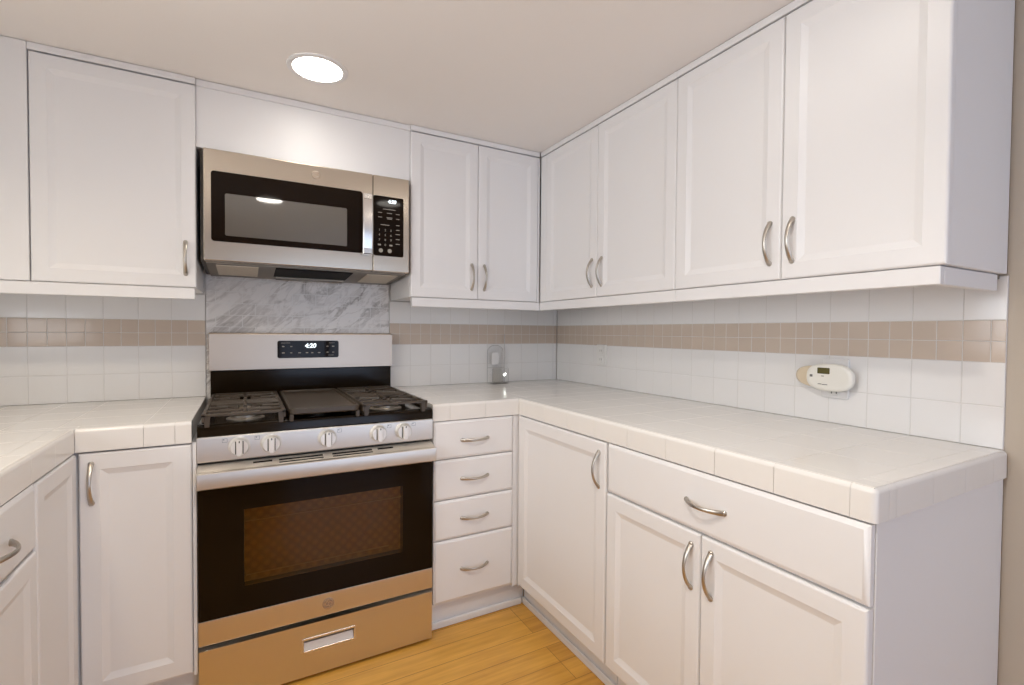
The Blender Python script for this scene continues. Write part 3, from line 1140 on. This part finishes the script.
for a, b_ in ((-1.60, -1.545), (-1.525, -1.39), (-1.36, -1.225), (-1.205, -1.15)):
    for t0, t1 in (((0.30, 0.52), (0.68, 0.84)) if b_ - a > 0.1 else ((0.30, 0.52),)):
        prism(bm, [on_ledge(t0, -0.001), on_ledge(t1, -0.001), on_ledge(t1, 0.0003), on_ledge(t0, 0.0003)], 'x', a, b_)
finish('vent_slot', bm, M_dark, lg, smooth=False)


def emblem(name, parent, cx, cz, y, r):
    bm = bm_new()
    lathe(bm, [(r, y), (r, y - 0.0012), (r * 0.93, y - 0.0018)], (cx, 0, cz), 'y', 32)
    e = finish(name, bm, M_emblem, parent)
    bm = bm_new()
    ring = [(cx + r * 0.84 * math.cos(a), y - 0.002, cz + r * 0.84 * math.sin(a)) for a in [2 * PI * i / 28 for i in range(29)]]
    tube(bm, ring, r * 0.045, 6)
    for s, ox in ((1, -0.26), (-1, 0.24)):
        pts = []
        for i in range(22):
            a = 0.3 + 1.75 * PI * i / 21
            rr = r * (0.30 - 0.07 * i / 21)
            pts.append((cx + r * ox + rr * math.cos(a), y - 0.002, cz + r * 0.04 * s + rr * 1.35 * math.sin(a)))
        pts.append((cx + r * (ox + 0.36), y - 0.002, cz - r * 0.42))
        tube(bm, pts, r * 0.05, 6)
    for q in range(4):
        a0 = PI / 2 * q
        tube(bm, [(cx + r * 0.66 * math.cos(a0 + t), y - 0.002, cz + r * 0.66 * math.sin(a0 + t)) for t in (-0.4, -0.2, 0, 0.2, 0.4)], r * 0.04, 6)
    finish('emblem_script', bm, M_steel_hi, e)


emblem('emblem', od, -1.374, 0.2375, -OD - 0.001, 0.019)

# storage drawer with a recessed pull
SD = 0.659
px0, px1, pz0, pz1 = -1.4535, -1.2905, 0.0985, 0.1370
bm = bm_new()
dz0, dz1 = 0.012, 0.1885
dx0, dx1 = X0 + 0.003, X1 - 0.006
for a, b_, c, dd in ((dx0, px0, dz0, dz1), (px1, dx1, dz0, dz1), (px0, px1, dz0, pz0), (px0, px1, pz1, dz1)):
    box(bm, a, b_, -SD, -0.614, c, dd)
sd = finish('storage_drawer', bm, M_steel, rg, smooth=False)
bm = bm_new()
box(bm, px0 - 0.003, px1 + 0.003, -0.625, -0.62, pz0 - 0.003, pz1 + 0.003)
fr = ((px0 - 0.004, px0 + 0.001, pz0 - 0.004, pz1 + 0.004), (px1 - 0.001, px1 + 0.004, pz0 - 0.004, pz1 + 0.004), (px0, px1, pz0 - 0.004, pz0 + 0.001), (px0, px1, pz1 - 0.003, pz1 + 0.005))
for a, b_, c, dd in fr:
    box(bm, a, b_, -SD - 0.002, -SD + 0.004, c, dd, 0.0008, 1)
pl = finish('drawer_pull', bm, M_steel_hi, sd)
bm = bm_new()
prism(bm, [(-0.655, pz0), (-0.649, pz0 + 0.024), (-0.646, pz0 + 0.024), (-0.646, pz0)], 'x', px0 + 0.001, px1 - 0.001)
finish('finger_plate', bm, M_steel_satin, sd)

# ------------------------------------------------------------------ microwave
MX0, MX1, MS = -1.7495, -1.0045, -1.1565
MZ0, MZ1 = 1.4235, 1.8205
MY = 0.352
mw = thing('microwave', 'stainless over-the-range microwave with black glass door, mounted above the range', 'microwave', (XC, -0.18, 1.40))
bm = bm_new()
prism(bm, [(-0.315, 1.425), (-0.02, 1.405), (-0.02, 1.818), (-0.315, 1.818)], 'x', -1.7605, -1.008)
finish('microwave_case', bm, M_body, mw)
bm = bm_new()
box(bm, MX0, MS - 0.0007, -MY, -0.317, MZ0, MZ1, 0.004, 3)
md = finish('microwave_door', bm, M_steel_oven, mw)
bm = bm_new()
plate(bm, -1.726, -1.199, 1.493, 1.7435, -MY + 0.001, -MY - 0.0015, 0.010, 0.001)
mg = finish('door_glass', bm, M_glass, md)
bm = bm_new()
plate(bm, -1.683, -1.260, 1.5155, 1.667, -MY - 0.001, -MY - 0.0022, 0.006, 0.0005)
finish('viewing_window', bm, M_mwglass, mg)
bm = bm_new()
for i in range(1):
    pts = []
    zs = [1.4885 + (1.7315 - 1.4885) * k / 12 for k in range(13)]
    lv = []
    for zz in zs:
        t = (zz - zs[0]) / (zs[-1] - zs[0])
        o_ = 0.026 + 0.007 * math.sin(PI * t)
        y_ = -MY - o_
        lv.append([(-1.2025, y_ + 0.010, zz), (-1.2025, y_ + 0.003, zz), (-1.199, y_, zz), (-1.167, y_, zz), (-1.1635, y_ + 0.003, zz), (-1.1635, y_ + 0.010, zz)])
    rings(bm, lv)
for zz in (1.4885, 1.7315 - 0.022):
    box(bm, -1.2, -1.166, -MY - 0.030, -MY + 0.001, zz, zz + 0.022, 0.002, 1)
finish('handle', bm, M_steel_hi, md)
emblem('emblem', md, -1.376, 1.7825, -MY, 0.0155)
bm = bm_new()
box(bm, MS + 0.0007, MX1, -MY, -0.317, MZ0, MZ1, 0.004, 3)
mc = finish('control_section', bm, M_steel_oven, mw)
bm = bm_new()
plate(bm, -1.1545, -1.029, 1.4885, 1.737, -MY + 0.001, -MY - 0.0015, 0.007, 0.001)
mk = finish('keypad', bm, M_glass, mc)
finish('clock_digits', text_bm('4:20', 0.020, (-1.079, -MY - 0.0019, 1.7165), shear=0.15, bold=0.0006), M_digit, mk, smooth=False)
kx = [-1.131, -1.1065, -1.083]
for i, s in enumerate(['1', '2', '3', '4', '5', '6', '7', '8', '9', '', '0', '']):
    xx, zz = kx[i % 3], 1.596 - 0.0205 * (i // 3)
    if s:
        finish('key_legend', text_bm(s, 0.0125, (xx, -MY - 0.0019, zz)), M_mark, mk, smooth=False)
    else:
        bm = bm_new()
        box(bm, xx - 0.006, xx + 0.006, -MY - 0.0022, -MY - 0.0012, zz - 0.003, zz + 0.003)
        finish('key_legend', bm, M_mark, mk)
rows = [(-1.090, 1.6835, 0.026), (-1.128, 1.668, 0.008), (-1.089, 1.668, 0.011), (-1.054, 1.667, 0.008), (-1.128, 1.649, 0.008), (-1.089, 1.6495, 0.012), (-1.089, 1.6445, 0.010),
        (-1.054, 1.647, 0.007), (-1.108, 1.618, 0.018), (-1.054, 1.621, 0.007), (-1.054, 1.601, 0.007), (-1.054, 1.583, 0.009), (-1.054, 1.562, 0.008), (-1.054, 1.542, 0.009)]
for xx, zz, ww in rows:
    bm = bm_new()
    box(bm, xx - ww, xx + ww, -MY - 0.0022, -MY - 0.0012, zz - 0.0011, zz + 0.0011)
    finish('key_legend', bm, M_mark, mk)
for xx in (-1.125, -1.088):
    bm = bm_new()
    lathe(bm, [(0.0085, -MY - 0.0012), (0.0085, -MY - 0.0021)], (xx, 0, 1.511), 'y', 20)
    finish('key_legend', bm, M_mark, mk)
# underside with two filter grilles and the dark vent mouth
SL = -0.020 / 0.295


def under_z(y):
    return 1.425 + (y + 0.315) * SL * -1 * -1


def slab(bm, x0, x1, ya, yb, drop0, drop1):
    lv = []
    for dr in (drop0, drop1):
        lv.append([(x0, ya, under_z(ya) - dr), (x1, ya, under_z(ya) - dr), (x1, yb, under_z(yb) - dr), (x0, yb, under_z(yb) - dr)])
    rings(bm, lv)


bm = bm_new()
slab(bm, -1.745, -1.010, -0.314, -0.022, 0.0006, 0.006)
un = finish('bottom_panel', bm, M_under, mw)
for a, b_ in ((-1.715, -1.575), (-1.165, -1.035)):
    bm = bm_new()
    slab(bm, a, b_, -0.285, -0.075, 0.0062, 0.009)
    finish('grease_filter', bm, M_filter, un)
bm = bm_new()
slab(bm, -1.515, -1.225, -0.29, -0.10, 0.0062, 0.0085)
vm = finish('vent_mouth', bm, M_dark, un)
bm = bm_new()
slab(bm, -1.505, -1.235, -0.105, -0.065, 0.0062, 0.016)
finish('vent_flap', bm, M_under, un)

# ------------------------------------------------------------------ small things on the walls and counter
# outlet low on the right wall
ot = thing('wall_outlet', 'white electrical outlet plate on the right wall under the beige band near the corner', 'outlet', (0, -0.417, 1.058), 'outlets on the right wall')
bm = bm_new()
plate(bm, 0.379, 0.456, 1.004, 1.113, -0.0005, -0.0065, 0.006, 0.002)
finish('cover_plate', bm, M_plastic, ot, RUN_RIGHT)
for zz in (1.036, 1.081):
    bm = bm_new()
    plate(bm, 0.401, 0.434, zz - 0.016, zz + 0.016, -0.006, -0.009, 0.010, 0.001)
    sk = finish('socket', bm, M_plastic, ot, RUN_RIGHT)
    bm = bm_new()
    for sx in (-0.006, 0.006):
        box(bm, 0.4175 + sx - 0.001, 0.4175 + sx + 0.001, -0.0093, -0.0088, zz - 0.004, zz + 0.006)
    finish('socket_slot', bm, M_markdark, sk, RUN_RIGHT)

# outlet hidden by the detector, and the plug-in detector
o2 = thing('wall_outlet', 'pale outlet plate half hidden behind the plug-in detector on the right wall', 'outlet', (0, -1.554, 1.036), 'outlets on the right wall')
bm = bm_new()
plate(bm, 1.5145, 1.5935, 0.975, 1.0995, -0.0005, -0.0065, 0.006, 0.002)
finish('cover_plate', bm, M_tile, o2, RUN_RIGHT)
bm = bm_new()
plate(bm, 1.5375, 1.5705, 0.983, 1.015, -0.006, -0.009, 0.010, 0.001)
sk = finish('socket', bm, M_plastic, o2, RUN_RIGHT)
bm = bm_new()
for sx in (-0.007, 0.007):
    box(bm, 1.554 + sx - 0.0015, 1.554 + sx + 0.0015, -0.0094, -0.0088, 0.990, 1.004)
finish('socket_slot', bm, M_markdark, sk, RUN_RIGHT)

dt = thing('carbon_monoxide_detector', 'white oval plug-in detector with small dark screen on the right wall', 'detector', (0, -1.556, 1.042))


def oval(cx, cz, a, b, y, p=2.6, n=44, tilt=0.0):
    out = []
    for i in range(n):
        t = 2 * PI * i / n
        c, s = math.cos(t), math.sin(t)
        x = a * math.copysign(abs(c) ** (2 / p), c)
        z = b * math.copysign(abs(s) ** (2 / p), s)
        out.append((cx + x, y, cz + z + tilt * x))
    return out


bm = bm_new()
rings(bm, [oval(1.516, 1.041, 0.079, 0.030, -0.0098), oval(1.518, 1.041, 0.081, 0.034, -0.014), oval(1.526, 1.041, 0.076, 0.034, -0.028)])  # back widened leftwards, its tan tone standing in for the shadow on the wall
finish('detector_back', bm, M_back_shadow, dt, RUN_RIGHT)
bm = bm_new()
rings(bm, [oval(1.556, 1.0415, 0.0655, 0.0395, -0.0285), oval(1.556, 1.0415, 0.069, 0.0425, -0.033), oval(1.556, 1.0415, 0.069, 0.0425, -0.041), oval(1.556, 1.0415, 0.065, 0.0385, -0.0465), oval(1.556, 1.0415, 0.055, 0.029, -0.048)])
df = finish('detector_face', bm, M_ivory, dt, RUN_RIGHT, angle=60)
bm = bm_new()
plate(bm, 1.524, 1.5605, 1.0525, 1.0715, -0.0475, -0.0488, 0.002, 0.0004)
finish('screen', bm, M_lcd, df, RUN_RIGHT)
bm = bm_new()
plate(bm, 1.501, 1.5095, 1.041, 1.0485, -0.0468, -0.0485, 0.001, 0.0004)
finish('test_button', bm, M_markdark, df, RUN_RIGHT)
bm = bm_new()
for a, b_, zz in ((1.536, 1.544, 1.0455), (1.526, 1.537, 1.0205), (1.5385, 1.5545, 1.0195)):
    box(bm, a, b_, -0.0484, -0.047, zz - 0.0011, zz + 0.0011)
finish('printed_mark', bm, M_markdark, df, RUN_RIGHT)

# clear acrylic holder on the counter in the corner
hd_ = thing('acrylic_holder', 'small clear acrylic holder with white card and thin rod on the back counter', 'holder', (-0.41, -0.06, CZ))
zc = CZ + 0.0008
bm = bm_new()
box(bm, -0.472, -0.376, -0.095, -0.091, zc, zc + 0.082, 0.0008, 1)
box(bm, -0.472, -0.376, -0.0905, -0.034, zc, zc + 0.004)
finish('tray', bm, M_acrylic, hd_)
bm = bm_new()
tube(bm, [(-0.471, -0.0325, zc + 0.083), (-0.373, -0.0325, zc + 0.083)], 0.0016, 6)
tube(bm, [(-0.471, -0.0935, zc + 0.002), (-0.471, -0.0935, zc + 0.08)], 0.0016, 6)
arch = [(-0.468, -0.022, zc + 0.002), (-0.468, -0.022, zc + 0.17)] + [(-0.420 - 0.048 * math.cos(a), -0.022, zc + 0.17 + 0.035 * math.sin(a)) for a in [PI * i / 10 for i in range(1, 10)]] + [(-0.372, -0.022, zc + 0.17), (-0.372, -0.022, zc + 0.002)]
tube(bm, arch, 0.0015, 6)
finish('rim', bm, M_greyline, hd_)
bm = bm_new()
prism(bm, [(p[0] * 0.98 - 0.0082, p[2]) for p in arch], 'y', -0.0235, -0.0205)
finish('back_plate', bm, M_acrylic, hd_)
bm = bm_new()
box(bm, -0.445, -0.402, -0.028, -0.0245, zc + 0.1, zc + 0.165, 0.001, 1)
finish('card', bm, M_card, hd_)
bm = bm_new()
tube(bm, [(-0.366, -0.026, zc + 0.002), (-0.366, -0.026, zc + 0.265)], 0.002, 8)
finish('rod', bm, M_greyline, hd_)
bm = bm_new()
tube(bm, [(-0.407, -0.099, zc + 0.044), (-0.396, -0.099, zc + 0.055)], 0.005, 10)
tube(bm, [(-0.4015, -0.095, zc + 0.0495), (-0.4015, -0.099, zc + 0.0495)], 0.004, 10)
finish('indicator_light', bm, M_led, hd_)

# ------------------------------------------------------------------ recessed ceiling lights


def ceiling_light(x, y, label, power=CAN_POWER, color=CAN_COLOR):
    root = thing('ceiling_light', label, 'light', (x, y, CEIL), 'recessed ceiling lights')
    bm = bm_new()
    rings(bm, [[(x + r * math.cos(2 * PI * i / 40), y + r * math.sin(2 * PI * i / 40), z) for i in range(40)] for r, z in
               ((0.098, CEIL - 0.0008), (0.097, CEIL - 0.004), (0.090, CEIL - 0.006), (0.080, CEIL - 0.0045), (0.0785, CEIL - 0.0012))], cap0=False, cap1=False)
    finish('trim_ring', bm, M_trim, root)
    bm = bm_new()
    lathe(bm, [(0.0785, CEIL - 0.0012), (0.0785, CEIL - 0.0035), (0.06, CEIL - 0.0055)], (x, y, 0), 'z', 40)
    finish('lens', bm, M_lamp, root)
    l = bpy.data.lights.new('lamp', 'SPOT')
    l.energy = power
    l.color = color
    l.spot_size = math.radians(150)
    l.spot_blend = 0.6
    l.shadow_soft_size = 0.06
    o = bpy.data.objects.new('lamp', l)
    COL.objects.link(o)
    o.parent = root
    o.location = (0, 0, -0.03)
    return root


ceiling_light(-1.40, -0.605, 'round lit recessed ceiling light in front of the microwave')
ceiling_light(-1.475, -2.03, 'round lit recessed ceiling light above the photographer, mirrored in the microwave door', 19.5, (1.0, 0.94, 0.85))
ceiling_light(-0.74, -1.72, 'round lit recessed ceiling light close to the right wall cabinets, above the frame', 0.4)
ceiling_light(-2.25, -1.35, 'unseen recessed ceiling light added as fill over the left counter, above the frame', 10.5, (1.0, 0.86, 0.63))  # unseen lamp, added to brighten and warm the left cabinets and tiles
